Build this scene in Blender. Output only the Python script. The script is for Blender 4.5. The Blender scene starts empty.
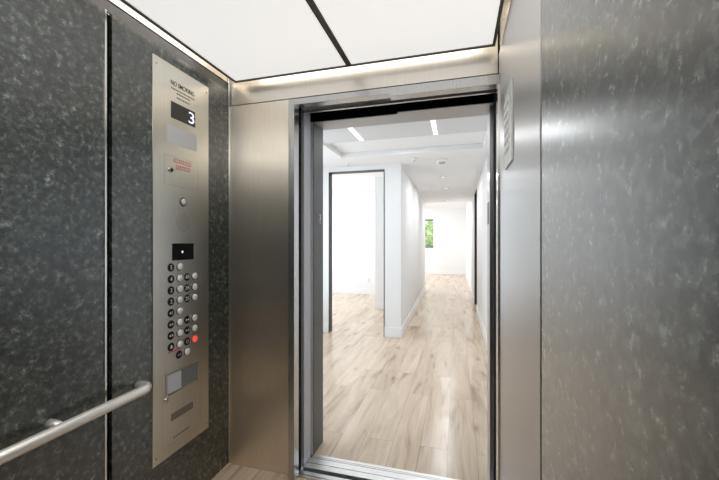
import bpy, bmesh, math, random
from mathutils import Vector, Matrix
random.seed(7)
scene = bpy.context.scene
C = scene.collection
PI = math.pi

# ------------------------------------------------------------------ materials
def mat(name, base, rough=0.5, metal=0.0, emis=None, estr=0.0, spec=0.5, aniso=0.0):
    m = bpy.data.materials.new(name); m.use_nodes = True
    b = m.node_tree.nodes['Principled BSDF']
    b.inputs['Base Color'].default_value = (*base, 1)
    b.inputs['Roughness'].default_value = rough
    b.inputs['Metallic'].default_value = metal
    b.inputs['Specular IOR Level'].default_value = spec
    if aniso: b.inputs['Anisotropic'].default_value = aniso
    if emis:
        b.inputs['Emission Color'].default_value = (*emis, 1)
        b.inputs['Emission Strength'].default_value = estr
    return m

def nodes(m):
    nt = m.node_tree
    return nt, nt.nodes, nt.links, nt.nodes['Principled BSDF']

def position(nt, scale=(1, 1, 1)):
    g = nt.nodes.new('ShaderNodeNewGeometry')
    mp = nt.nodes.new('ShaderNodeMapping'); mp.inputs['Scale'].default_value = scale
    nt.links.new(g.outputs['Position'], mp.inputs['Vector'])
    return mp.outputs['Vector']

def noise(nt, vec, scale, detail=4, rough=0.55, dist=0.0):
    n = nt.nodes.new('ShaderNodeTexNoise')
    n.inputs['Scale'].default_value = scale; n.inputs['Detail'].default_value = detail
    n.inputs['Roughness'].default_value = rough; n.inputs['Distortion'].default_value = dist
    nt.links.new(vec, n.inputs['Vector'])
    return n.outputs['Fac']

def ramp(nt, fac, stops):
    r = nt.nodes.new('ShaderNodeValToRGB')
    e = r.color_ramp.elements
    while len(e) < len(stops): e.new(0.5)
    for k, (p, c) in enumerate(stops):
        e[k].position = p; e[k].color = (*c, 1) if len(c) == 3 else c
    nt.links.new(fac, r.inputs['Fac'])
    return r.outputs['Color']

def mixc(nt, fac, a, b, mode='MIX'):
    n = nt.nodes.new('ShaderNodeMix'); n.data_type = 'RGBA'; n.blend_type = mode
    if isinstance(fac, (int, float)): n.inputs[0].default_value = fac
    else: nt.links.new(fac, n.inputs[0])
    for k, v in ((6, a), (7, b)):
        if isinstance(v, tuple): n.inputs[k].default_value = (*v, 1)
        else: nt.links.new(v, n.inputs[k])
    return n.outputs[2]

def maprange(nt, v, a, b):
    n = nt.nodes.new('ShaderNodeMapRange')
    n.inputs['To Min'].default_value = a; n.inputs['To Max'].default_value = b
    nt.links.new(v, n.inputs['Value'])
    return n.outputs['Result']

def brushed(name, base, rough, scale, metal=1.0, aniso=0.0):
    """stainless steel with a fine one-way grain"""
    m = mat(name, base, rough, metal)
    nt, N, L, b = nodes(m)
    f = noise(nt, position(nt, scale), 1.0, 3, 0.6)
    L.new(maprange(nt, f, rough - 0.04, rough + 0.05), b.inputs['Roughness'])
    c = mixc(nt, f, tuple(x * 0.86 for x in base), tuple(min(1, x * 1.1) for x in base))
    L.new(c, b.inputs['Base Color'])
    if aniso:      # upright grain: reflections smear sideways
        b.inputs['Anisotropic'].default_value = aniso
        t = N.new('ShaderNodeCombineXYZ'); t.inputs[0].default_value = 0.7071; t.inputs[1].default_value = 0.7071
        L.new(t.outputs[0], b.inputs['Tangent'])
    return m

def laminate(name, dark, mid, light, rough, metal, spec):
    """dark slate-look laminate with flaky mottling"""
    m = mat(name, mid, rough, metal, spec=spec)
    nt, N, L, b = nodes(m)
    v = position(nt)
    n1 = noise(nt, v, 40, 8, 0.74, 0.25)
    n2 = noise(nt, v, 95, 4, 0.6, 0.6)
    n3 = noise(nt, v, 4.0, 3, 0.5)
    wv = N.new('ShaderNodeTexNoise'); wv.inputs['Scale'].default_value = 60; wv.inputs['Detail'].default_value = 3; L.new(v, wv.inputs['Vector'])
    ad = N.new('ShaderNodeVectorMath'); ad.operation = 'MULTIPLY_ADD'; L.new(wv.outputs['Color'], ad.inputs[0]); ad.inputs[1].default_value = (.02, .02, .02); L.new(v, ad.inputs[2])
    vo = N.new('ShaderNodeTexVoronoi'); vo.inputs['Scale'].default_value = 75; L.new(ad.outputs[0], vo.inputs['Vector'])
    fl = N.new('ShaderNodeSeparateColor'); L.new(vo.outputs['Color'], fl.inputs[0])
    cf = ramp(nt, fl.outputs[0], [(0.0, (0.25,) * 3), (0.5, (0.9,) * 3), (0.85, (1.35,) * 3), (1.0, (2.2,) * 3)])
    c1 = ramp(nt, n1, [(0.42, dark), (0.49, mid), (0.54, mid), (0.64, light)])
    c2 = ramp(nt, n2, [(0.36, (0.45,) * 3), (0.46, (1, 1, 1)), (0.57, (1.0,) * 3), (0.66, (1.7, 1.7, 1.65))])
    c = mixc(nt, 1.0, mixc(nt, 1.0, c1, c2, 'MULTIPLY'), cf, 'MULTIPLY')
    c3 = ramp(nt, n3, [(0.3, (0.82,) * 3), (0.7, (1.15,) * 3)])
    L.new(mixc(nt, 1.0, c, c3, 'MULTIPLY'), b.inputs['Base Color'])
    L.new(maprange(nt, n1, rough - 0.06, rough + 0.08), b.inputs['Roughness'])
    b.inputs['Coat Weight'].default_value = 1.0; b.inputs['Coat IOR'].default_value = 1.75
    L.new(maprange(nt, n1, 0.25, 0.29), b.inputs['Coat Roughness'])
    bp = N.new('ShaderNodeBump'); bp.inputs['Strength'].default_value = 0.03; bp.inputs['Distance'].default_value = 0.002
    L.new(n2, bp.inputs['Height']); L.new(bp.outputs['Normal'], b.inputs['Normal'])
    return m

def oak(name):
    m = mat(name, (0.5, 0.4, 0.32), 0.38)
    nt, N, L, b = nodes(m)
    g = N.new('ShaderNodeNewGeometry')
    sp = N.new('ShaderNodeSeparateXYZ'); L.new(g.outputs['Position'], sp.inputs[0])
    cb = N.new('ShaderNodeCombineXYZ'); L.new(sp.outputs['Y'], cb.inputs['X']); L.new(sp.outputs['X'], cb.inputs['Y'])
    mp = N.new('ShaderNodeMapping'); mp.inputs['Location'].default_value = (0.17, 0.055, 0); L.new(cb.outputs[0], mp.inputs['Vector'])
    br = N.new('ShaderNodeTexBrick')
    br.offset = 0.37; br.offset_frequency = 2
    br.inputs['Scale'].default_value = 1.0
    br.inputs['Brick Width'].default_value = 1.25; br.inputs['Row Height'].default_value = 0.178
    br.inputs['Mortar Size'].default_value = 0.0012; br.inputs['Mortar Smooth'].default_value = 0.3
    br.inputs['Color1'].default_value = (0.0, 0.0, 0.0, 1); br.inputs['Color2'].default_value = (1, 1, 1, 1)
    br.inputs['Mortar'].default_value = (0.25, 0.25, 0.25, 1)
    L.new(mp.outputs[0], br.inputs['Vector'])
    # per-plank shift of the grain
    sh = N.new('ShaderNodeVectorMath'); sh.operation = 'MULTIPLY_ADD'
    L.new(br.outputs['Color'], sh.inputs[0]); sh.inputs[1].default_value = (7, 7, 7)
    mp2 = N.new('ShaderNodeMapping'); mp2.inputs['Scale'].default_value = (6.5, 0.9, 1.0)
    L.new(g.outputs['Position'], mp2.inputs['Vector']); L.new(mp2.outputs[0], sh.inputs[2])
    v = sh.outputs[0]
    g1 = noise(nt, v, 1.3, 5, 0.6, 0.9)
    mp3 = N.new('ShaderNodeMapping'); mp3.inputs['Scale'].default_value = (9, 1.0, 1); L.new(v, mp3.inputs['Vector'])
    g2 = noise(nt, mp3.outputs[0], 1.5, 4, 0.6)
    base = ramp(nt, g1, [(0.32, (0.40, 0.29, 0.20)), (0.43, (0.60, 0.465, 0.345)), (0.55, (0.685, 0.55, 0.42)), (0.68, (0.74, 0.62, 0.495))])
    fine = ramp(nt, g2, [(0.3, (0.90,) * 3), (0.7, (1.07,) * 3)])
    c = mixc(nt, 1.0, base, fine, 'MULTIPLY')
    tint = ramp(nt, br.outputs['Color'], [(0.0, (0.90, 0.88, 0.86)), (1.0, (1.06, 1.05, 1.04))])
    c = mixc(nt, 1.0, c, tint, 'MULTIPLY')
    # knots: small dark ovals
    mk = N.new('ShaderNodeMapping'); mk.inputs['Scale'].default_value = (5.6, 2.2, 1); L.new(g.outputs['Position'], mk.inputs['Vector'])
    vo = N.new('ShaderNodeTexVoronoi'); vo.inputs['Scale'].default_value = 1.0; L.new(mk.outputs[0], vo.inputs['Vector'])
    k = ramp(nt, vo.outputs['Distance'], [(0.03, (0.45, 0.40, 0.36)), (0.10, (0.80, 0.77, 0.74)), (0.22, (1, 1, 1))])
    c = mixc(nt, 0.8, c, k, 'MULTIPLY')
    c = mixc(nt, br.outputs['Fac'], c, (0.28, 0.22, 0.17))
    L.new(c, b.inputs['Base Color'])
    L.new(maprange(nt, g1, 0.20, 0.23), b.inputs['Roughness'])
    return m

def plaster(name, base):
    m = mat(name, base, 0.75)
    nt, N, L, b = nodes(m)
    f = noise(nt, position(nt), 90, 3)
    bp = N.new('ShaderNodeBump'); bp.inputs['Strength'].default_value = 0.04; bp.inputs['Distance'].default_value = 0.002
    L.new(f, bp.inputs['Height']); L.new(bp.outputs['Normal'], b.inputs['Normal'])
    return m

M = dict(
    lam=laminate('slate_laminate', (0.006, 0.009, 0.008), (0.043, 0.055, 0.048), (0.125, 0.142, 0.128), 0.42, 0.15, 0.5),
    steel=brushed('brushed_steel', (0.80, 0.755, 0.68), 0.25, (220, 220, 5)),
    steel_r=brushed('brushed_steel_satin', (0.86, 0.80, 0.71), 0.36, (220, 220, 5), aniso=.8),
    steel_t=brushed('brushed_steel_transom', (0.80, 0.755, 0.69), 0.34, (220, 220, 5), aniso=.6),
    steel_h=brushed('brushed_steel_dark', (0.56, 0.55, 0.54), 0.36, (5, 240, 4), aniso=.7),
    steel_cop=brushed('brushed_steel_plate', (0.72, 0.69, 0.62), 0.30, (220, 220, 5), aniso=.8),
    frame=brushed('steel_frame', (0.46, 0.46, 0.47), 0.30, (220, 220, 6)),
    frame_l=brushed('steel_frame_light', (0.52, 0.52, 0.52), 0.28, (220, 220, 6)),
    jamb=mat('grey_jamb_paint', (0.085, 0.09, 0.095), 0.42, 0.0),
    headm=mat('grey_head_metal', (0.46, 0.46, 0.47), 0.4, 0.5),
    door=mat('grey_door_paint', (0.56, 0.57, 0.61), 0.5, 0.2),
    polished=mat('polished_steel', (0.70, 0.69, 0.66), 0.20, 1.0),
    rail=mat('satin_steel_rail', (0.88, 0.86, 0.82), 0.36, 0.6),
    black=mat('black_gap', (0.006, 0.006, 0.007), 0.8, spec=0.1),
    blackgloss=mat('black_gloss', (0.008, 0.008, 0.009), 0.15),
    blackplate=mat('black_plate', (0.008, 0.008, 0.009), 0.4, spec=0.3),
    blackmetal=mat('black_metal', (0.012, 0.011, 0.011), 0.45),
    ceilframe=mat('ceiling_frame', (0.16, 0.15, 0.135), 0.5, 0.3),
    diffuser=mat('light_diffuser', (0.8, 0.8, 0.8), 0.5, emis=(1.0, 0.99, 0.97), estr=0.73),
    diffuser_fill=mat('rear_fill_diffuser', (0.8, 0.8, 0.8), 0.5, emis=(1.0, 0.985, 0.95), estr=4.2),  # rear panels, out of view, made overbright as added fill for the car
    alu=brushed('aluminium_sill', (0.80, 0.80, 0.79), 0.38, (5, 260, 260)),
    oak=oak('oak_planks'),
    wall=plaster('white_paint', (0.83, 0.83, 0.83)),
    ceil=plaster('ceiling_paint', (0.82, 0.82, 0.82)),
    ceilpanel=plaster('ceiling_panel_paint', (0.66, 0.665, 0.67)),
    trim=mat('trim_paint', (0.86, 0.86, 0.86), 0.4),
    signplate=mat('sign_plate', (0.72, 0.75, 0.71), 0.4),
    white=mat('white_plastic', (0.93, 0.86, 0.83), 0.3),
    ink=mat('black_ink', (0.02, 0.02, 0.02), 0.5),
    redink=mat('red_ink', (0.72, 0.08, 0.07), 0.5),
    whiteink=mat('white_ink', (0.85, 0.85, 0.85), 0.5),
    btn=mat('button_lens', (0.95, 0.95, 0.92), 0.22, spec=0.9),
    redlit=mat('red_lamp', (0.7, 0.05, 0.03), 0.3, emis=(1.0, 0.08, 0.04), estr=0.75),
    digit=mat('display_digit', (0.3, 0.3, 0.5), 0.4, emis=(0.80, 0.78, 1.0), estr=1.3),
    led=mat('camera_led', (0.3, 0.3, 0.5), 0.4, emis=(0.75, 0.72, 1.0), estr=1.5),
    smoked=mat('smoked_window', (0.055, 0.055, 0.045), 0.12),
    card=mat('white_card', (0.78, 0.79, 0.80), 0.45),
    lavcard=mat('pale_card', (0.62, 0.61, 0.68), 0.4),
    greywin=mat('grey_window', (0.20, 0.21, 0.22), 0.15),
    strip=mat('linear_light', (0.9, 0.9, 0.9), 0.4, emis=(1, 1, 1), estr=1.3),
    lens=mat('downlight_lens', (0.8, 0.8, 0.8), 0.4, emis=(1, 0.97, 0.92), estr=0.9),
    spotlens=mat('bright_lens', (0.8, 0.8, 0.8), 0.4, emis=(1, 0.97, 0.92), estr=4.0),
    grey=mat('grey_plastic', (0.42, 0.42, 0.42), 0.5),
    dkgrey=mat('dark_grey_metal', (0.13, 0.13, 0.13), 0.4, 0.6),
    winframe=mat('window_frame_metal', (0.12, 0.12, 0.13), 0.4, 0.4),
    bark=mat('bark', (0.10, 0.07, 0.05), 0.9),
    ground=mat('ground_green', (0.08, 0.11, 0.05), 0.95),
)
def leafmat():
    m = mat('leaves', (0.1, 0.25, 0.06), 0.6)
    nt, N, L, b = nodes(m)
    f = noise(nt, position(nt), 1.6, 3)
    L.new(ramp(nt, f, [(0.35, (0.16, 0.32, 0.16)), (0.5, (0.38, 0.55, 0.20)), (0.64, (0.75, 0.82, 0.36))]), b.inputs['Base Color'])
    return m
M['leaf'] = leafmat()
def glassmat():
    m = bpy.data.materials.new('clear_glass'); m.use_nodes = True
    nt = m.node_tree; nt.nodes.clear()
    o = nt.nodes.new('ShaderNodeOutputMaterial'); mx = nt.nodes.new('ShaderNodeMixShader')
    t = nt.nodes.new('ShaderNodeBsdfTransparent'); g = nt.nodes.new('ShaderNodeBsdfGlossy')
    g.inputs['Roughness'].default_value = 0.02; mx.inputs[0].default_value = 0.06
    nt.links.new(t.outputs[0], mx.inputs[1]); nt.links.new(g.outputs[0], mx.inputs[2]); nt.links.new(mx.outputs[0], o.inputs[0])
    return m
M['glass'] = glassmat()

# ------------------------------------------------------------------ mesh helpers
def box(bm, x0, x1, y0, y1, z0, z1, bev=0.0, seg=2):
    t = bmesh.new()
    bmesh.ops.create_cube(t, size=1.0)
    for v in t.verts:
        v.co = Vector((x0 + (v.co.x + .5) * (x1 - x0), y0 + (v.co.y + .5) * (y1 - y0), z0 + (v.co.z + .5) * (z1 - z0)))
    if bev: bmesh.ops.bevel(t, geom=list(t.edges), offset=bev, segments=seg, affect='EDGES', profile=0.5)
    merge(bm, t)
    return bm

def merge(bm, t):
    me = bpy.data.meshes.new('tmp'); t.to_mesh(me); t.free(); bm.from_mesh(me); bpy.data.meshes.remove(me)

def bx(*a, **k):
    return box(bmesh.new(), *a, **k)

AX = {'X': Matrix.Rotation(PI / 2, 4, 'Y'), 'Y': Matrix.Rotation(-PI / 2, 4, 'X'), 'Z': Matrix.Identity(4)}
def lathe(bm, profile, axis, c, seg=24, sy=1.0):
    """profile of (radius, height) turned about an axis through c"""
    t = bmesh.new(); rings = []
    for r, h in profile:
        if r <= 1e-6: rings.append([t.verts.new((0, 0, h))])
        else: rings.append([t.verts.new((r * math.cos(2 * PI * k / seg), r * sy * math.sin(2 * PI * k / seg), h)) for k in range(seg)])
    for a, b in zip(rings, rings[1:]):
        for k in range(seg):
            k2 = (k + 1) % seg
            if len(a) == 1 and len(b) == 1: continue
            if len(a) == 1: t.faces.new((a[0], b[k], b[k2]))
            elif len(b) == 1: t.faces.new((a[k], a[k2], b[0]))
            else: t.faces.new((a[k], a[k2], b[k2], b[k]))
    bmesh.ops.recalc_face_normals(t, faces=t.faces)
    bmesh.ops.transform(t, matrix=Matrix.Translation(c) @ AX[axis], verts=t.verts)
    for f in t.faces: f.smooth = True
    merge(bm, t)
    return bm

def tube(bm, pts, r, seg=20, caps=True):
    t = bmesh.new(); rings = []
    pts = [Vector(p) for p in pts]
    for i, p in enumerate(pts):
        d = (pts[min(i + 1, len(pts) - 1)] - pts[max(i - 1, 0)]).normalized()
        u = Vector((0, 0, 1)); u = (u - d * u.dot(d)).normalized(); w = d.cross(u)
        rings.append([t.verts.new(p + (u * math.cos(2 * PI * k / seg) + w * math.sin(2 * PI * k / seg)) * r) for k in range(seg)])
    for a, b in zip(rings, rings[1:]):
        for k in range(seg):
            f = t.faces.new((a[k], a[(k + 1) % seg], b[(k + 1) % seg], b[k])); f.smooth = True
    if caps:
        t.faces.new(rings[0]); t.faces.new(rings[-1])
    bmesh.ops.recalc_face_normals(t, faces=t.faces)
    merge(bm, t)
    return bm

def world(o):
    v = Vector(o.location)
    return v + world(o.parent) if o.parent else v

def obj(name, bm, m, parent=None, loc=None):
    """link ONE mesh object; bm is in world coordinates unless loc says where its own origin goes"""
    if loc is None:
        if bm.verts:
            xs = [v.co for v in bm.verts]
            lo = Vector([min(p[i] for p in xs) for i in range(3)]); hi = Vector([max(p[i] for p in xs) for i in range(3)])
            loc = Vector(((lo.x + hi.x) / 2, (lo.y + hi.y) / 2, lo.z))
        else: loc = Vector((0, 0, 0))
        bmesh.ops.translate(bm, verts=bm.verts, vec=-loc)
    me = bpy.data.meshes.new(name); bm.to_mesh(me); bm.free()
    me.materials.append(M[m])
    return link(name, me, parent, loc)

def link(name, me, parent, loc):
    o = bpy.data.objects.new(name, me); C.objects.link(o)
    if parent: o.parent = parent; o.location = Vector(loc) - world(parent)
    else: o.location = loc
    return o

def tag(o, label, cat=None, group=None, kind=None):
    if label: o['label'] = label
    if cat: o['category'] = cat
    if group: o['group'] = group
    if kind: o['kind'] = kind
    return o

def thing(name, loc, label, cat, group=None):
    o = bpy.data.objects.new(name, None); C.objects.link(o); o.location = loc; o.empty_display_size = 0.05
    return tag(o, label, cat, group)

def struct(name, bm, m, label, cat, parent=None):
    o = obj(name, bm, m, parent)
    if not parent: tag(o, label, cat, kind='structure')
    return o

def sroot(name, loc, label, cat):
    o = thing(name, loc, label, cat); o['kind'] = 'structure'
    return o

def text_bm(s, height, face, c, width=None, depth=0.0006, align='CENTER', bold=0.0):
    """flat lettering on a wall: face 'left' = wall facing +X, 'right' = wall facing -X"""
    cu = bpy.data.curves.new('txt', 'FONT'); cu.body = s; cu.size = height / 0.72; cu.extrude = depth / 2; cu.offset = bold
    cu.align_x = align; cu.align_y = 'CENTER'; cu.resolution_u = 3
    o = bpy.data.objects.new('txt', cu); C.objects.link(o)
    dg = bpy.context.evaluated_depsgraph_get(); dg.update()
    me = bpy.data.meshes.new_from_object(o.evaluated_get(dg))
    bpy.data.objects.remove(o); bpy.data.curves.remove(cu)
    bm = bmesh.new(); bm.from_mesh(me); bpy.data.meshes.remove(me)
    if width:
        xs = [v.co.x for v in bm.verts]; k = width / (max(xs) - min(xs))
        for v in bm.verts: v.co.x *= k
    ys = [v.co.y for v in bm.verts]; my = (max(ys) + min(ys)) / 2
    for v in bm.verts: v.co.y -= my
    if face == 'left': R = Matrix(((0, 0, 1, 0), (1, 0, 0, 0), (0, 1, 0, 0), (0, 0, 0, 1)))
    else: R = Matrix(((0, 0, -1, 0), (-1, 0, 0, 0), (0, 1, 0, 0), (0, 0, 0, 1)))
    bmesh.ops.transform(bm, matrix=Matrix.Translation(c) @ R, verts=bm.verts)
    return bm

def poly_on_left(bm, pts, x, depth=0.0006):
    """a small flat shape (y, z points) standing on the left wall plane x"""
    vs = [bm.verts.new((x + depth, y, z)) for y, z in pts]
    f = bm.faces.new(vs); f.normal_update()
    if f.normal.x < 0: f.normal_flip()

# ------------------------------------------------------------------ main sizes (metres; camera over x=0, y=0)
XL, XR, YF, YB = -1.343, 0.200, 1.837, -0.36     # car walls
ZT = 2.272                                       # top of the laminate
ZC = 2.45                                        # car top
ZOP = 2.14                                       # opening height
XJ = -0.880                                      # left edge of the opening
XO = 0.190                                       # right edge of the opening

# ------------------------------------------------------------------ elevator car shell
struct('floor_car', bx(XL - .03, XR + .03, YB - .03, YF - .005, -0.05, 0), 'oak', 'pale oak plank floor of the elevator car', 'floor')
struct('ceiling_car', bx(XL - .03, XR + .03, YB - .03, YF + .03, ZC, ZC + .03), 'steel', 'car top above the luminous ceiling panels', 'ceiling')

wl = sroot('wall_left', (XL - .02, 0.7, 0), 'left elevator wall of dark mottled slate laminate with one steel seam', 'wall')
struct('laminate_panel', bx(XL - .016, XL, YB, 1.062, 0.0, ZT), 'lam', '', '', wl)
struct('laminate_panel', bx(XL - .016, XL, 1.087, YF - .004, 0.0, ZT), 'lam', '', '', wl)
tag(struct('seam_recess', bx(XL - .026, XL - .0165, YB, YF - .004, 0.0, ZT), 'black', '', '', wl), 'black recess between the two slate panels')
tag(struct('seam_strip', bx(XL - .015, XL + .0035, 1.0545, 1.0625, 0.0, ZT), 'polished', '', '', wl), 'bright steel seam strip')
tag(struct('reveal', bx(XL - .016, XL - .008, YB, YF - .004, ZT + .001, ZT + .050), 'dkgrey', '', '', wl), 'reveal above the slate panels, its shade put into the dark colour')  # shade of the recess is given as a dark metal colour
tag(struct('frieze', bx(XL - .012, XL - .002, YB, YF - .004, ZT + .0505, ZC), 'steel_r', '', '', wl), 'brushed steel band above the slate panels')
tag(struct('corner_strip', bx(XL + .001, XL + .007, YF - .012, YF - .004, 0.0, 2.40), 'polished', '', '', wl), 'thin bright steel corner strip')

wr = sroot('wall_right', (XR + .02, 0.7, 0), 'right elevator wall of dark slate laminate and a brushed steel panel', 'wall')
struct('laminate_panel', bx(XR, XR + .016, YB, 0.938, 0.0, ZT), 'lam', '', '', wr)
tag(struct('steel_panel', bx(XR, XR + .016, 0.953, YF - .004, 0.0, ZT), 'steel_h', '', '', wr), 'brushed steel panel beside the doorway')
tag(struct('seam_recess', bx(XR + .0165, XR + .024, YB, YF - .004, 0.0, ZT), 'black', '', '', wr), 'black recess between slate and steel')
tag(struct('frieze', bx(XR + .004, XR + .012, YB, YF - .004, ZT + .012, ZC), 'steel', '', '', wr), 'brushed steel band above the panels')
struct('wall_back', bx(XL - .02, XR + .02, YB - .03, YB - .002, 0, ZC), 'lam', 'back elevator wall of dark slate laminate behind the viewer', 'wall')

wf = sroot('wall_front', (-1.14, YF, 0), 'brushed steel front return and transom around the elevator doorway', 'wall')
tag(struct('return_panel', bx(XL + .001, -0.915, YF - .006, YF + .005, 0.0005, 2.176, bev=.0015), 'steel_r', '', '', wf), 'tall brushed steel return panel left of the doorway')
tag(struct('shadow_gap', bx(XL + .001, XR - .001, YF + .0205, YF + .024, 2.150, 2.20), 'black', '', '', wf), 'black shadow gap under the transom')
tag(struct('transom', bx(XL + .001, XR - .001, YF + .012, YF + .02, 2.1885, ZC - .001), 'steel_t', '', '', wf), 'pale steel transom above the doorway')
jb = box(bmesh.new(), -0.9145, XJ, 1.785, 1.845, 0.0, 2.121, bev=.0012)
box(jb, -0.9145, XJ - .012, 1.7825, 1.7848, 0.0, 2.121, bev=.0004)
tag(struct('jamb_trim', jb, 'frame_l', '', '', wf), 'grey steel trim on the left side of the opening')
hd = box(bmesh.new(), -0.9145, -0.337, 1.785, 1.8425, 2.1212, 2.155, bev=.001)
box(hd, -0.3368, XR - .001, 1.785, 1.8425, 2.108, 2.155, bev=.001)
tag(struct('head_trim', hd, 'frame_l', '', '', wf), 'stepped grey steel trim across the top of the opening')
tag(struct('head_panel', bx(XJ, XO, 1.887, 1.903, 2.112, 2.32), 'frame_l', '', '', wf), 'recessed steel panel over the car doors')
tag(struct('side_trim', bx(0.1895, 0.1992, 1.785, 1.845, 0.0, 2.108), 'polished', '', '', wf), 'thin bright trim on the right side of the opening')

# ------------------------------------------------------------------ luminous ceiling panels
def ceiling_panel(x0, x1, y0, y1, label, m='diffuser'):
    t = thing('ceiling_light_panel', ((x0 + x1) / 2, (y0 + y1) / 2, 2.29), label, 'ceiling light', 'luminous ceiling panels')
    w = 0.0135
    f = box(bmesh.new(), x0, x1, y0, y0 + w, 2.29, 2.318)
    box(f, x0, x1, y1 - w, y1, 2.29, 2.318)
    box(f, x0, x0 + w, y0 + w, y1 - w, 2.29, 2.318)
    box(f, x1 - w, x1, y0 + w, y1 - w, 2.29, 2.318)
    tag(obj('frame', f, 'ceilframe', t), 'dark metal frame')
    obj('diffuser', bx(x0 + w, x1 - w, y0 + w, y1 - w, 2.296, 2.308), m, t)
    return t
ceiling_panel(-1.262, -0.5535, 0.70, 1.785, 'white luminous ceiling panel on the left, above the control panel')
ceiling_panel(-0.5525, 0.178, 0.70, 1.785, 'white luminous ceiling panel on the right, above the doorway')
ceiling_panel(-1.262, -0.5535, -0.30, 0.699, 'unseen white ceiling panel behind the left front one, overbright as added fill', 'diffuser_fill')
ceiling_panel(-0.5525, 0.178, -0.30, 0.699, 'unseen white ceiling panel overhead behind the right front one, overbright as added fill', 'diffuser_fill')

# ------------------------------------------------------------------ handrail
t = thing('handrail', (XL, 0.5, 0.72), 'satin steel handrail tube along the dark left wall, end bent into it', 'handrail')
xr = XL + 0.070; R = 0.038
pts = [(xr, YB + .04, 0.725)] + [(xr, 1.206 - R, 0.725)]
for k in range(1, 9):
    a = PI / 2 * k / 8
    pts.append((xr - R + R * math.cos(a), 1.206 - R + R * math.sin(a), 0.725))
pts.append((XL + .001, 1.206, 0.725))
obj('rail', tube(bmesh.new(), pts, 0.0198), 'rail', t)
for y in (0.862, -0.1):
    p = lathe(bmesh.new(), [(0.0, 0.001), (0.017, 0.001), (0.0165, 0.028), (0.013, 0.056), (0.0, 0.056)], 'X', (XL, y, 0.727))
    tag(obj('bracket', p, 'rail', t), 'short steel post fixing the rail to the wall')

# ------------------------------------------------------------------ car operating panel
XP = XL + 0.004                                   # face of the plate
t = thing('control_panel', (XL, 1.465, 0.312), 'tall brushed steel elevator control panel with round buttons on the left wall', 'elevator panel')
obj('faceplate', bx(XL + .0004, XP, 1.279, 1.651, 0.312, 2.2145, bev=.0012), 'steel_cop', t)
s = text_bm('NO SMOKING', 0.024, 'left', (XP + .0004, 1.461, 2.130), width=0.155, bold=.0003)
tag(obj('notice_lettering', s, 'ink', t), 'black words NO SMOKING')
# the smaller engraved lines under it, too fine to read
s = bmesh.new()
for z, y0, y1 in ((2.103, 1.385, 1.545), (2.087, 1.42, 1.51), (2.066, 1.42, 1.505)):
    y = y0
    while y < y1:
        w = random.uniform(.004, .010); box(s, XP, XP + .0004, y, min(y + w, y1), z - .0035, z + .0035); y += w + .0035
tag(obj('small_print', s, 'ink', t), 'fine black lines of small print')
d = obj('display', bx(XP, XP + .0012, 1.384, 1.546, 1.957, 2.038), 'smoked', t)
tag(d, 'dark floor display window')
tag(obj('numeral', text_bm('3', 0.060, 'left', (XP + .002, 1.519, 1.998), width=0.040), 'digit', d), 'glowing pale violet numeral 3')
tag(obj('certificate_card', bx(XP, XP + .001, 1.360, 1.558, 1.831, 1.919), 'card', t), 'blank white card')
# service cabinet door: thin outline, red lettering, key switch
fl = bmesh.new()
for a in ((1.345, 1.570, 1.770, 1.772), (1.345, 1.570, 1.626, 1.628), (1.345, 1.347, 1.628, 1.770), (1.568, 1.570, 1.628, 1.770)):
    box(fl, XP, XP + .0003, *a)
cb = tag(obj('service_cabinet_outline', fl, 'frame', t), 'thin joint line of a small cabinet door')
s = bmesh.new()
for z, y0, y1 in ((1.752, 1.402, 1.518), (1.722, 1.416, 1.512)):
    y = y0
    while y < y1:
        w = random.uniform(.006, .012)
        box(s, XP, XP + .0004, y, min(y + w, y1), z - .010, z - .006); box(s, XP, XP + .0004, y, min(y + w, y1), z + .006, z + .010)
        box(s, XP, XP + .0004, y, y + .003, z - .006, z + .006); y += w + .0035
tag(obj('red_lettering', s, 'redink', t), 'two lines of small red lettering')
k = obj('key_switch', lathe(bmesh.new(), [(0.015, 0), (0.015, .003), (0.0125, .006), (0.0115, .006), (0.0, .006)], 'X', (XP, 1.381, 1.702)), 'polished', t)
obj('keyhole', lathe(bmesh.new(), [(0.0, .0062), (0.0095, .0062), (0.0085, .008), (0.0, .008)], 'X', (XP, 1.384, 1.701)), 'blackgloss', k)
k = obj('indicator_lamp', lathe(bmesh.new(), [(0.023, 0), (0.023, .002), (0.019, .0035), (0.0, .0035)], 'X', (XP, 1.462, 1.553)), 'dkgrey', t)
obj('lens', lathe(bmesh.new(), [(0.0, .0036), (0.0165, .0036), (0.013, .0075), (0.006, .009), (0.0, .0092)], 'X', (XP, 1.462, 1.553)), 'white', k)
s = bmesh.new()
for ring, n in ((0.0, 1), (.011, 6), (.022, 12), (.033, 18), (.043, 24)):
    for q in range(n):
        a = 2 * PI * q / n + ring * 9
        lathe(s, [(0.0, .0003), (.0022, .0003), (0.0, .00035)], 'X', (XP, 1.463 + ring * math.cos(a), 1.447 + ring * math.sin(a)), seg=6)
tag(obj('speaker_holes', s, 'ink', t), 'round cluster of speaker holes')
d = tag(obj('camera_window', bx(XP, XP + .001, 1.391, 1.535, 1.259, 1.343), 'blackgloss', t), 'black glass camera window')
obj('light_dot', lathe(bmesh.new(), [(0.0, .0011), (.0055, .0011), (.004, .0025), (0.0, .003)], 'X', (XP, 1.457, 1.300)), 'led', d)

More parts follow.
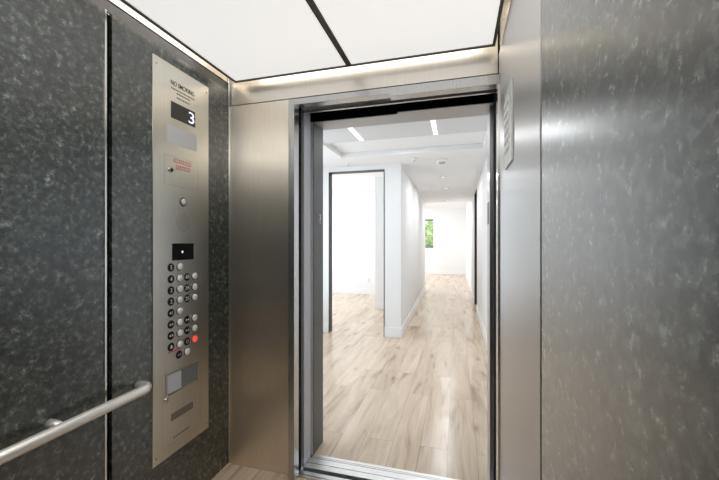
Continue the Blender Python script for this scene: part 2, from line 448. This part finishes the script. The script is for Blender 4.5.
# buttons: one lens mesh and one braille plate mesh, copied with obj.copy()
bezel_profile = [(0.0195, 0), (0.0195, .003), (0.0178, .0045), (0.0168, .0045), (0.0, .0045)]
lens_profile = [(0.0, .0046), (0.0172, .0046), (0.0170, .0075), (0.0150, .0095), (0.0075, .0105), (0.0, .0108)]
plate_profile = [(0.0205, 0), (0.0205, .0012), (0.0190, .0024), (0.0, .0026)]
bezel0 = lens0 = plate0 = None
def star(bm, y, z, r, x):
    p = []
    for q in range(10):
        a = PI / 2 + q * PI / 5; rr = r if q % 2 == 0 else r * .42
        p.append((y + rr * math.cos(a), z + rr * math.sin(a)))
    poly_on_left(bm, p, x)
def tri(bm, y, z, r, sgn, x):
    poly_on_left(bm, [(y + sgn * r, z), (y - sgn * r * .6, z + r), (y - sgn * r * .6, z - r)], x)
def glyph(kind, y, z):
    x = XP + .0027
    if kind == 'star1':
        bm = text_bm('1', 0.017, 'left', (x, y + .006, z)); star(bm, y - .006, z, .008, x); return bm
    bm = bmesh.new()
    if kind == 'open': tri(bm, y - .007, z, .007, -1, x); tri(bm, y + .007, z, .007, 1, x); return bm
    if kind == 'close': tri(bm, y - .007, z, .007, 1, x); tri(bm, y + .007, z, .007, -1, x); return bm
    if kind == 'bell':
        poly_on_left(bm, [(y - .010, z - .006), (y - .006, z - .002), (y - .005, z + .006), (y, z + .010), (y + .005, z + .006), (y + .006, z - .002), (y + .010, z - .006)], x)
        return bm
    if kind == 'ring':
        for q in range(16):
            a, b = 2 * PI * q / 16, 2 * PI * (q + 1) / 16
            poly_on_left(bm, [(y + .009 * math.cos(a), z + .009 * math.sin(a)), (y + .009 * math.cos(b), z + .009 * math.sin(b)),
                              (y + .006 * math.cos(b), z + .006 * math.sin(b)), (y + .006 * math.cos(a), z + .006 * math.sin(a))], x)
        return bm
    if kind == 'dots':
        for q in range(4): box(bm, x, x + .0006, y - .010 + q * .0055, y - .0065 + q * .0055, z - .004 + (q % 2) * .004, z + .000 + (q % 2) * .004)
        return bm
    bm.free()
    return text_bm(kind, 0.021, 'left', (x, y, z))
rows = [1.226, 1.169, 1.1145, 1.060, 1.0045, .9485, .8945, .839]
buttons = []
for z, g in zip(rows, ('5', '4', '3', '2', 'star1', 'open', 'open', 'bell')): buttons.append((1.384, 1.437, z, g, 'btn'))
for z, g in ((1.170, '4R'), (1.1135, '3R'), (1.059, '2R'), (.950, 'close'), (.8955, 'close'), (.838, 'ring')):
    buttons.append((1.489, 1.538, z, g, 'redlit' if z < .85 else 'btn'))
buttons.append((1.435, 1.4855, .787, 'dots', 'btn'))
for yp, yb, z, g, mt in buttons:
    if plate0 is None:
        plate0 = p = obj('braille_plate', lathe(bmesh.new(), plate_profile, 'X', (0, 0, 0)), 'blackplate', t, loc=(XP, yp, z))
        bezel0 = b = obj('push_button', lathe(bmesh.new(), bezel_profile, 'X', (0, 0, 0)), 'dkgrey', t, loc=(XP, yb, z))
        lens0 = l = obj('lens', lathe(bmesh.new(), lens_profile, 'X', (0, 0, 0)), 'btn', b, loc=(XP, yb, z))
    else:
        p = plate0.copy(); C.objects.link(p); p.parent = t; p.location = Vector((XP, yp, z)) - t.location
        b = bezel0.copy(); C.objects.link(b); b.parent = t; b.location = Vector((XP, yb, z)) - t.location
        l = lens0.copy(); C.objects.link(l); l.parent = b; l.location = (0, 0, 0)
    if mt == 'redlit':
        l.data = l.data.copy(); l.data.materials[0] = M['redlit']; l['label'] = 'lens glowing red'
    obj('symbol', glyph(g, yp, z), 'whiteink', p)
tag(obj('red_underline', bx(XP, XP + .0004, 1.366, 1.448, .8125, .8175), 'redink', t), 'thin red line under the lowest left button')
# lower service door with a card window, lock and grille
fl = bmesh.new()
for a in ((1.331, 1.585, .724, .726), (1.331, 1.333, .366, .724), (1.583, 1.585, .366, .724), (1.331, 1.585, .364, .366)):
    box(fl, XP, XP + .0003, *a)
tag(obj('service_door_outline', fl, 'frame', t), 'thin joint line of the lower service door')
wf_ = bmesh.new()
for a in ((1.352, 1.568, .708, .717), (1.352, 1.568, .607, .615), (1.352, 1.360, .615, .708), (1.560, 1.568, .615, .708)):
    box(wf_, XP, XP + .004, *a)
w = tag(obj('card_window', wf_, 'polished', t), 'framed card window in the lower door')
obj('pane', bx(XP, XP + .0014, 1.360, 1.560, .615, .708), 'greywin', w)
tag(obj('paper', bx(XP + .0015, XP + .002, 1.363, 1.448, .617, .706), 'lavcard', w), 'pale lavender paper')
k = obj('lock', lathe(bmesh.new(), [(0.0125, 0), (0.0125, .004), (0.010, .007), (0.0, .007)], 'X', (XP, 1.353, .593)), 'polished', t)
obj('keyhole', bx(XP + .0071, XP + .0076, 1.3515, 1.3545, .588, .598), 'ink', k)
s = bmesh.new()
for q in range(16):
    for r_ in range(4):
        y = 1.385 + q * .0092; z = .476 + r_ * .0092
        box(s, XP, XP + .0004, y, y + .0068, z, z + .0066)
tag(obj('grille', s, 'ink', t), 'rows of small dark slots')
s = bmesh.new(); y = 1.40
while y < 1.50:
    w_ = random.uniform(.006, .010); box(s, XP, XP + .0003, y, y + w_, .385, .393); y += w_ + .004
tag(obj('maker_mark', s, 'dkgrey', t), 'faint engraved lettering')
for y in (1.298, 1.632):
    for z in (.345, 2.18): obj('screw', lathe(bmesh.new(), [(.005, 0), (.005, .0008), (0, .001)], 'X', (XP, y, z), seg=10), 'polished', t)

# raised-letter plate on the right wall
t = thing('wall_sign', (XR, 1.467, 1.65), 'narrow metal sign with raised white lettering on the right steel wall', 'sign')
obj('plate', bx(XR - .008, XR - .0004, 1.38, 1.555, 1.65, 1.952, bev=.0015), 'signplate', t)
s = bmesh.new()
for r_ in range(6):
    y = 1.540; z = 1.900 - r_ * .036
    while y > 1.43:
        w_ = random.uniform(.010, .018); box(s, XR - .013, XR - .008, y - w_, y, z - .011, z + .011); y -= w_ + .008
tag(obj('raised_lettering', s, 'whiteink', t), 'raised white lettering')

# ------------------------------------------------------------------ doors, sills, hoistway, landing frame
def sliding_door(x0, x1, y0, y1, z0, z1, m, label):
    t = thing('sliding_door', ((x0 + x1) / 2, (y0 + y1) / 2, z0), label, 'elevator door', 'open sliding elevator doors')
    obj('door_leaf', bx(x0, x1 - .006, y0, y1, z0, z1), m, t)
    tag(obj('leading_edge', bx(x1 - .0058, x1, y0, y1, z0, z1, bev=.001), m, t), 'vertical edge strip of the door')
    return t
sliding_door(-1.46, -0.884, 1.862, 1.8855, 0.010, 2.14, 'black', 'black open car door edge just inside the left steel jamb')
sliding_door(-1.46, -0.880, 1.918, 1.964, 0.010, 2.145, 'door', 'light grey open landing door edge, nearer of two')
sliding_door(-1.46, -0.880, 1.9645, 2.013, 0.010, 2.145, 'door', 'light grey open landing door edge, farther of two')

struct('trim_car_sill', (lambda b: (box(b, -0.905, 0.1955, 1.834, 1.848, -.04, 0.004), box(b, -0.905, 0.1955, 1.854, 1.884, -.04, 0.004), b)[2])(bmesh.new()), 'alu', 'grooved aluminium sill of the elevator car', 'sill')
hs = bmesh.new()
box(hs, -1.49, 0.1955, 1.918, 1.962, -.04, 0.004); box(hs, -1.49, 0.1955, 1.966, 2.012, -.04, 0.004); box(hs, -.871, .1755, 2.016, 2.026, -.04, .004); box(hs, -.871, .1755, 2.029, 2.050, -.04, .004)
struct('trim_landing_sill', hs, 'alu', 'grooved aluminium landing sill before the oak floor', 'sill')
hw = bmesh.new()
box(hw, -1.6, 0.36, 1.84, 2.05, -.30, -.06)
box(hw, -1.6, -1.5, 1.87, 2.05, -.06, 2.5)
box(hw, 0.1965, 0.235, 1.848, 2.044, -.06, 2.5)
box(hw, -1.6, 0.235, 1.92, 2.05, 2.42, 2.5)
box(hw, -1.49, 0.195, 2.046, 2.0515, 2.112, 2.42)
struct('wall_hoistway', hw, 'black', 'black hoistway gap between car and landing', 'wall')
dk = bmesh.new(); box(dk, -1.49, 0.195, 1.93, 2.03, 2.16, 2.25)
struct('trim_door_track', dk, 'black', 'dark door track above the landing doors', 'trim')

hf = sroot('trim_landing_frame', (-0.34, 2.12, 0), 'grey steel landing door frame around the elevator opening', 'door frame')
def plate_sign(x0, x1, name, face):
    p = obj('floor_plate', bx(x0, x1, 2.078, 2.172, 1.455, 1.545), 'jamb', hf)
    return p
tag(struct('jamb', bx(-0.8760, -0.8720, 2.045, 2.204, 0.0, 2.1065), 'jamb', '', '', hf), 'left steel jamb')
tag(struct('jamb', bx(0.176, 0.194, 2.0445, 2.204, 0.0, 2.1065), 'frame', '', '', hf), 'right steel jamb')
tag(struct('head_lip', bx(-0.335, 0.1955, 2.018, 2.0445, 2.1065, 2.1105), 'headm', '', '', hf), 'steel lip on the right half of the head')
tag(struct('head', bx(-0.8760, 0.194, 2.045, 2.204, 2.1065, 2.1105), 'headm', '', '', hf), 'steel head of the frame')
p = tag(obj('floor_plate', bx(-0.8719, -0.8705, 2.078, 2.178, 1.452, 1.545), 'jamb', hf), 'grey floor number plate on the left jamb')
tag(obj('numeral', text_bm('3', 0.042, 'left', (-0.8702, 2.150, 1.512)), 'whiteink', p), 'raised white numeral 3')
s = bmesh.new()
for q in range(3): box(s, -0.8705, -0.8698, 2.138 + q * .009, 2.143 + q * .009, 1.474, 1.479)
obj('braille', s, 'whiteink', p)
p = tag(obj('floor_plate', bx(0.1745, 0.1759, 2.09, 2.195, 1.452, 1.58), 'jamb', hf), 'grey floor number plate on the right jamb')

# ------------------------------------------------------------------ lobby, corridor, rooms
XW = 0.375                                        # right corridor wall
XCL = -0.757                                      # left corridor wall face
YD = 4.87                                         # lobby end wall
YE = 15.0                                         # far wall
ZL = 2.45; ZF = 2.757
struct('floor_landing', bx(-4.3, XW + .1, 2.0505, YE + .02, -0.05, 0), 'oak', 'pale oak plank floor of lobby, corridor and rooms', 'floor')
b = bmesh.new()
box(b, -2.4, -0.8765, 2.052, 2.20, 0, 2.60); box(b, 0.1945, XW, 2.052, 2.20, 0, 2.60); box(b, -0.8765, 0.1945, 2.052, 2.20, 2.111, 2.60)
struct('wall_landing', b, 'wall', 'white lobby wall around the elevator opening', 'wall')
b = bmesh.new()
box(b, -2.4, -2.3, 2.2, 2.7, 0, 2.60); box(b, -2.4, -2.3, 4.5, YD, 0, 2.60); box(b, -2.4, -2.3, 2.7, 4.5, 0, .5); box(b, -2.4, -2.3, 2.7, 4.5, 2.3, 2.60)
struct('wall_lobby_left', b, 'wall', 'white left wall of the lobby with an opening added for fill light', 'wall')  # opening made up to hold the lobby fill light
b = bmesh.new()
box(b, -2.4, -1.834, YD, YD + .12, 0, 2.60); box(b, -0.99, XCL, YD, YD + .12, 0, 2.60); box(b, -1.834, -0.99, YD, YD + .12, 2.385, 2.60)
struct('wall_lobby_end', b, 'wall', 'white lobby end wall with a tall doorway', 'wall')
def skew(bm):
    for v in bm.verts: v.co.x -= 0.0189 * (v.co.y - YD)
    return bm
struct('wall_corridor_left', skew(bx(-0.877, XCL, YD + .12, 9.95, 0, 2.60)), 'wall', 'white left wall of the corridor', 'wall')
b = bmesh.new()
box(b, XW, XW + .12, 2.0, 7.05, 0, 2.60); box(b, XW, XW + .12, 8.0, YE, 0, 2.80); box(b, XW, XW + .12, 7.05, 8.0, 2.40, 2.60)
struct('wall_corridor_right', b, 'wall', 'long white right wall of lobby and corridor', 'wall')
# far room
b = bmesh.new()
box(b, -4.3, -2.3, YE, YE + .15, 0, ZF + .05); box(b, -2.3, -0.955, YE, YE + .15, 0, 1.097); box(b, -2.3, -0.955, YE, YE + .15, 2.31, ZF + .05); box(b, -0.955, XW + .12, YE, YE + .15, 0, ZF + .05)
struct('wall_far', b, 'wall', 'white far end wall with a window onto greenery', 'wall')
b = bmesh.new()
box(b, -4.3, -4.2, 9.95, 10.6, 0, ZF); box(b, -4.3, -4.2, 13.9, YE, 0, ZF); box(b, -4.3, -4.2, 10.6, 13.9, 0, .5); box(b, -4.3, -4.2, 10.6, 13.9, 2.5, ZF)
struct('wall_far_left', b, 'wall', 'white left wall of the far room with a wide opening added for fill light', 'wall')  # unseen opening, added for the far room fill
struct('wall_far_near', bx(-4.3, -0.92, 9.83, 9.95, 0, ZF), 'wall', 'white near wall of the far room', 'wall')
struct('ceiling_far', bx(-4.3, XW + .12, 9.951, YE + .1, ZF, ZF + .06), 'ceil', 'white ceiling of the far room', 'ceiling')
struct('ceiling_corridor', (lambda b: (box(b, XCL - .22, XW + .12, 4.32, 9.95, ZL, ZL + .06), box(b, XCL - .22, XW + .12, 9.90, 9.95, ZL + .06, ZF + .06), b)[2])(bmesh.new()), 'ceil', 'white corridor ceiling with recessed lights', 'ceiling')
# lobby ceiling: a soffit border round a shallow tray
b = bmesh.new()
box(b, -2.4, -1.45, 2.2, YD, ZL, ZL + .06); box(b, -1.45, XCL - .22, 4.32, YD, ZL, ZL + .06)
box(b, 0.30, XW + .12, 2.2, 4.32, ZL, ZL + .06)
struct('ceiling_lobby', b, 'ceil', 'white lobby ceiling border round a shallow tray', 'ceiling')
struct('ceiling_tray', bx(-1.52, 0.38, 2.2, 4.36, 2.511, 2.56), 'ceil', 'white raised tray in the lobby ceiling', 'ceiling')
def cpanel(x0, x1, label):
    o = obj('ceiling_panel', bx(x0, x1, 2.215, 3.70, 2.462, 2.500, bev=.002), 'ceilpanel')
    tag(o, label, 'ceiling panel', 'lobby ceiling panels')
cpanel(-1.44, -1.032, 'pale grey lobby ceiling panel left of both light strips')
cpanel(-0.975, -0.235, 'pale grey lobby ceiling panel between the two light strips')
cpanel(-0.185, 0.295, 'pale grey lobby ceiling panel right of both light strips')
for x0, x1, lb in ((-1.030, -0.977, 'bright linear ceiling light left in the lobby tray'), (-0.233, -0.187, 'bright linear ceiling light right in the lobby tray')):
    t = thing('linear_light', ((x0 + x1) / 2, 2.95, 2.462), lb, 'ceiling light', 'linear lights in the lobby ceiling')
    obj('diffuser', bx(x0 + .003, x1 - .003, 2.22, 3.69, 2.466, 2.476), 'strip', t)
    obj('housing', bx(x0 + .001, x1 - .001, 2.22, 3.69, 2.477, 2.505), 'grey', t)

# left room beyond the doorway
b = bmesh.new()
box(b, -4.3, -1.585, 8.72, 8.84, 0, ZF)
struct('wall_room_back', b, 'wall', 'white back wall of the side room', 'wall')
struct('wall_room_stub', bx(-1.585, -0.921, 6.85, 8.72, 0, ZF), 'wall', 'white wall corner inside the side room', 'wall')
b = bmesh.new()
box(b, -4.3, -4.2, YD, 5.4, 0, ZF); box(b, -4.3, -4.2, 8.2, 8.84, 0, ZF); box(b, -4.3, -4.2, 5.4, 8.2, 0, .4); box(b, -4.3, -4.2, 5.4, 8.2, 2.5, ZF)
struct('wall_room_left', b, 'wall', 'white left wall of the side room with a wide opening added for fill light', 'wall')  # made-up opening out of view for the side room fill
struct('wall_room_near', bx(-4.3, -2.4, YD, YD + .12, 0, ZF), 'wall', 'white near wall of the side room', 'wall')
struct('ceiling_room', bx(-4.3, -0.92, YD + .12, 8.84, 2.66, 2.72), 'ceil', 'white ceiling of the side room', 'ceiling')

# black metal doorway linings
d1 = sroot('trim_doorway', (-1.41, YD, 0), 'thin black metal lining of the tall lobby doorway', 'door frame')
struct('jamb', bx(-1.834, -1.827, YD - .006, YD + .125, 0, 2.385), 'blackmetal', '', '', d1)
struct('jamb', bx(-1.000, -0.990, YD - .006, YD + .125, 0, 2.385), 'blackmetal', '', '', d1)
struct('head', bx(-1.827, -1.000, YD - .006, YD + .125, 2.377, 2.385), 'blackmetal', '', '', d1)
d2 = sroot('door_1', (XW + .05, 7.5, 0), 'white corridor door in a black frame on the right wall', 'door')
fr = bmesh.new()
box(fr, XW - .001, XW + .050, 7.985, 8.003, 0, 2.40); box(fr, XW + .002, XW + .050, 7.047, 7.065, 0, 2.40); box(fr, XW + .002, XW + .050, 7.065, 7.985, 2.385, 2.40)
struct('door_frame', fr, 'blackmetal', '', '', d2)
struct('door_leaf', bx(XW + .05, XW + .09, 7.066, 7.984, .005, 2.384), 'trim', '', '', d2)
k = lathe(bmesh.new(), [(0.0, 0), (.025, 0), (.025, .006), (.01, .008), (.01, .03), (0, .03)], 'X', (XW + .0195, 7.13, 1.0))
tag(obj('door_handle', k, 'polished', d2), 'round steel handle')

# baseboards
def base(name, x0, x1, y0, y1, label, f=lambda b: b):
    struct(name, f(bx(x0, x1, y0, y1, 0, .14, bev=.002)), 'trim', label, 'baseboard')
base('baseboard_corridor_left', XCL, XCL + .013, YD - .013, 9.95, 'white baseboard along the left corridor wall', skew)
base('baseboard_lobby_end', -0.989, XCL - .0005, YD - .013, YD, 'white baseboard under the lobby wall pier')
base('baseboard_lobby_end_left', -2.3, -1.836, YD - .013, YD, 'white baseboard left of the lobby doorway')
base('baseboard_right_near', XW - .013, XW, 2.2, 7.045, 'white baseboard along the right wall before the door')
base('baseboard_right_far', XW - .013, XW, 8.004, YE - .02, 'white baseboard along the right wall beyond the door')
base('baseboard_far', -4.2, XW - .014, YE - .013, YE, 'white baseboard under the far wall')
base('baseboard_room_back', -4.2, -1.60, 8.707, 8.72, 'white baseboard on the back wall of the side room')
base('baseboard_room_stub', -1.598, -0.921, 6.837, 6.85, 'white baseboard on the wall corner of the side room')

# outlet on the side room wall
t = thing('wall_outlet', (-2.19, 8.715, .36), 'small white wall outlet low on the side room wall', 'outlet')
obj('cover_plate', bx(-2.225, -2.155, 8.713, 8.7195, .30, .41, bev=.001), 'card', t)
s = bmesh.new()
for z in (.335, .375): box(s, -2.198, -2.182, 8.711, 8.7128, z - .012, z + .012)
tag(obj('sockets', s, 'grey', t), 'grey socket faces')

# ceiling fittings
def downlight(x, y, z, label, lens='lens', r=0.055):
    t = thing('downlight', (x, y, z), label, 'ceiling light', 'recessed ceiling lights')
    obj('ring', lathe(bmesh.new(), [(r * .72, -.0035), (r * .78, -.006), (r, -.005), (r + .004, -.0005)], 'Z', (x, y, z)), 'grey', t)
    obj('lens', lathe(bmesh.new(), [(0.0, -.003), (r * .72, -.003), (r * .72, -.001), (0, -.001)], 'Z', (x, y, z)), lens, t)
downlight(-0.225, 6.05, ZL, 'recessed light in the corridor ceiling, nearest of the row')
downlight(-0.215, 7.30, ZL, 'recessed light in the corridor ceiling, middle of the row', r=.075)
downlight(-0.240, 9.45, ZL, 'recessed light in the corridor ceiling, farthest of the row', r=.075)
downlight(-1.20, 13.3, ZF, 'bright recessed light in the far room ceiling', 'spotlens')
downlight(-2.42, 7.35, 2.66, 'recessed light in the side room ceiling, left of two', r=.05)
downlight(-2.18, 7.35, 2.66, 'recessed light in the side room ceiling, right of two', r=.05)
t = thing('smoke_detector', (-0.19, 4.80, ZL), 'round white smoke detector with grey centre on the corridor ceiling', 'smoke detector')
obj('base', lathe(bmesh.new(), [(0.0, -.001), (.075, -.001), (.078, -.012), (.072, -.024), (.045, -.030), (0, -.030)], 'Z', (-0.19, 4.80, ZL)), 'white', t)
tag(obj('sensor', lathe(bmesh.new(), [(.044, -.0302), (.040, -.045), (.030, -.050), (0, -.051)], 'Z', (-0.19, 4.80, ZL)), 'grey', t), 'grey sensor dome')
for x, y, lb in ((-1.455, 4.62, 'chrome sprinkler head above the lobby doorway'), (-0.54, 4.60, 'chrome sprinkler head in the lobby ceiling near the smoke detector')):
    t = thing('ceiling_sprinkler', (x, y, ZL), lb, 'sprinkler', 'ceiling sprinkler heads')
    obj('escutcheon', lathe(bmesh.new(), [(0.0, -.001), (.045, -.001), (.040, -.008), (.018, -.016), (0, -.016)], 'Z', (x, y, ZL)), 'white', t)
    obj('stem', lathe(bmesh.new(), [(.007, -.0162), (.007, -.036), (0, -.036)], 'Z', (x, y, ZL), seg=12), 'polished', t)
    obj('deflector', lathe(bmesh.new(), [(0, -.0362), (.018, -.0362), (.018, -.039), (0, -.039)], 'Z', (x, y, ZL), seg=16), 'polished', t)

# window and the greenery outside
w = sroot('window_1', (-1.63, YE, 1.097), 'dark framed window in the far wall with green trees outside', 'window')
fr = bmesh.new()
box(fr, -2.3, -0.955, YE + .03, YE + .09, 2.25, 2.31); box(fr, -2.3, -0.955, YE + .03, YE + .09, 1.097, 1.125)
box(fr, -0.972, -0.955, YE + .03, YE + .09, 1.125, 2.25); box(fr, -2.3, -2.27, YE + .03, YE + .09, 1.125, 2.25); box(fr, -1.66, -1.63, YE + .03, YE + .09, 1.125, 2.25)
obj('window_frame', fr, 'winframe', w)
obj('window_pane', bx(-2.27, -1.66, YE + .055, YE + .061, 1.125, 2.25), 'glass', w)
obj('window_pane', bx(-1.63, -0.972, YE + .055, YE + .061, 1.125, 2.25), 'glass', w)
struct('ground_outside', bx(-14, 8, YE + .3, 40, -7.2, -7.0), 'ground', 'green ground far below the window', 'ground')
def tree(x, y, zc, r, n, label):
    t = thing('tree', (x, y, -7.0), label, 'tree', 'trees outside the far window')
    s = tube(bmesh.new(), [(x, y, -7.0), (x + .1, y, -4), (x - .05, y + .05, -1), (x, y, zc)], .16, seg=10)
    for q in range(7):
        a = q * .9; tube(s, [(x, y, zc - r * .8), (x + math.cos(a) * r * .35, y + math.sin(a) * r * .35, zc - r * .2), (x + math.cos(a) * r * .7, y + math.sin(a) * r * .7, zc + r * .2)], .04, seg=6)
    obj('trunk', s, 'bark', t)
    l = bmesh.new()
    blobs = [(Vector((random.uniform(-.7, .7) * r, random.uniform(-.7, .7) * r, random.uniform(-.8, .8) * r)), random.uniform(.3, .5) * r) for _ in range(14)]
    for q in range(n):
        c, br = random.choice(blobs)
        d = Vector((random.gauss(0, 1), random.gauss(0, 1), random.gauss(0, 1))).normalized()
        p = Vector((x, y, zc)) + c + d * br * random.uniform(.7, 1.0)
        u = Vector((random.gauss(0, 1), random.gauss(0, 1), random.gauss(0, .6))).normalized(); vv = u.cross(d).normalized()
        s_ = random.uniform(.05, .10)
        l.faces.new([l.verts.new(p + u * s_ * 1.5), l.verts.new(p + vv * s_ * .6), l.verts.new(p - u * s_ * 1.5), l.verts.new(p - vv * s_ * .6)])
    obj('crown', l, 'leaf', t)
tree(-1.5, 18.6, 0.95, 1.35, 5200, 'leafy green tree close outside the far window')
tree(-0.9, 22.5, 1.0, 1.9, 5200, 'leafy green tree farther off behind the first, outside the far window')

# ------------------------------------------------------------------ lights
def area(name, loc, direction, sx, sy, watts, col=(1, 1, 1), shape='RECTANGLE'):
    l = bpy.data.lights.new(name, 'AREA'); l.energy = watts; l.color = col; l.shape = shape; l.size = sx; l.size_y = sy
    o = bpy.data.objects.new(name, l); C.objects.link(o); o.location = loc
    o.rotation_euler = Vector(direction).to_track_quat('-Z', 'Y').to_euler()
    return o
# added fill in made-up window openings of the far and side rooms, unseen
area('fill_far', (-4.25, 12.25, 1.5), (1, 0, -.05), 3.2, 1.9, 104, (.92, .97, 1))
area('fill_room', (-4.25, 6.8, 1.45), (1, 0, -.05), 2.7, 2.0, 44, (.90, .96, 1))
# lobby: added fill from its left end, and the recessed lamps
area('fill_lobby', (-2.35, 3.6, 1.4), (1, 0, 0), 1.8, 1.8, 20, (.82, .92, 1))
for x, y, z, e in ((-0.225, 6.05, ZL - .03, 8), (-0.215, 7.30, ZL - .03, 8), (-0.240, 9.45, ZL - .03, 7), (-1.2, 13.3, ZF - .03, 10), (-2.3, 7.35, 2.62, 4), (-.6, 3.95, 2.49, 5)):  # last one has no fitting: fill added under the lobby tray
    area('lamp', (x, y, z), (0, 0, -1), .12, .12, e, (.95, .98, 1), 'DISK')
# lamps above the luminous ceiling of the car, washing the top of the walls
for x0, y0, sx, sy, e in ((-0.53, 1.70, 1.3, .05, 1.4), (-1.20, .75, .05, 1.9, 1.2)):
    area('cove_lamp', (x0, y0, 2.41), (0.0, 0.0, -1), sx, sy, e, (1, .98, .93))

wd = bpy.data.worlds.new('world'); scene.world = wd; wd.use_nodes = True
bg = wd.node_tree.nodes['Background']; bg.inputs[0].default_value = (.80, .90, 1.0, 1); bg.inputs[1].default_value = 2.2

# ------------------------------------------------------------------ camera
cd = bpy.data.cameras.new('camera'); cd.sensor_width = 36; cd.lens = 348 / 719 * 36; cd.clip_start = 0.02
cd.shift_y = (242 - 240) / 719
cam = bpy.data.objects.new('camera', cd); C.objects.link(cam)
cam.location = (0, 0, 1.35); cam.rotation_euler = (PI / 2, 0, math.radians(15.6))
scene.camera = cam
scene.view_settings.view_transform = 'Standard'; scene.view_settings.look = 'None'
scene.view_settings.exposure = 0.0; scene.view_settings.gamma = 1.0
scene.view_settings.use_curve_mapping = False
scene.cycles.use_denoising = True
scene.cycles.max_bounces = 10; scene.cycles.diffuse_bounces = 6; scene.cycles.glossy_bounces = 6
scene.cycles.sample_clamp_indirect = 6.0
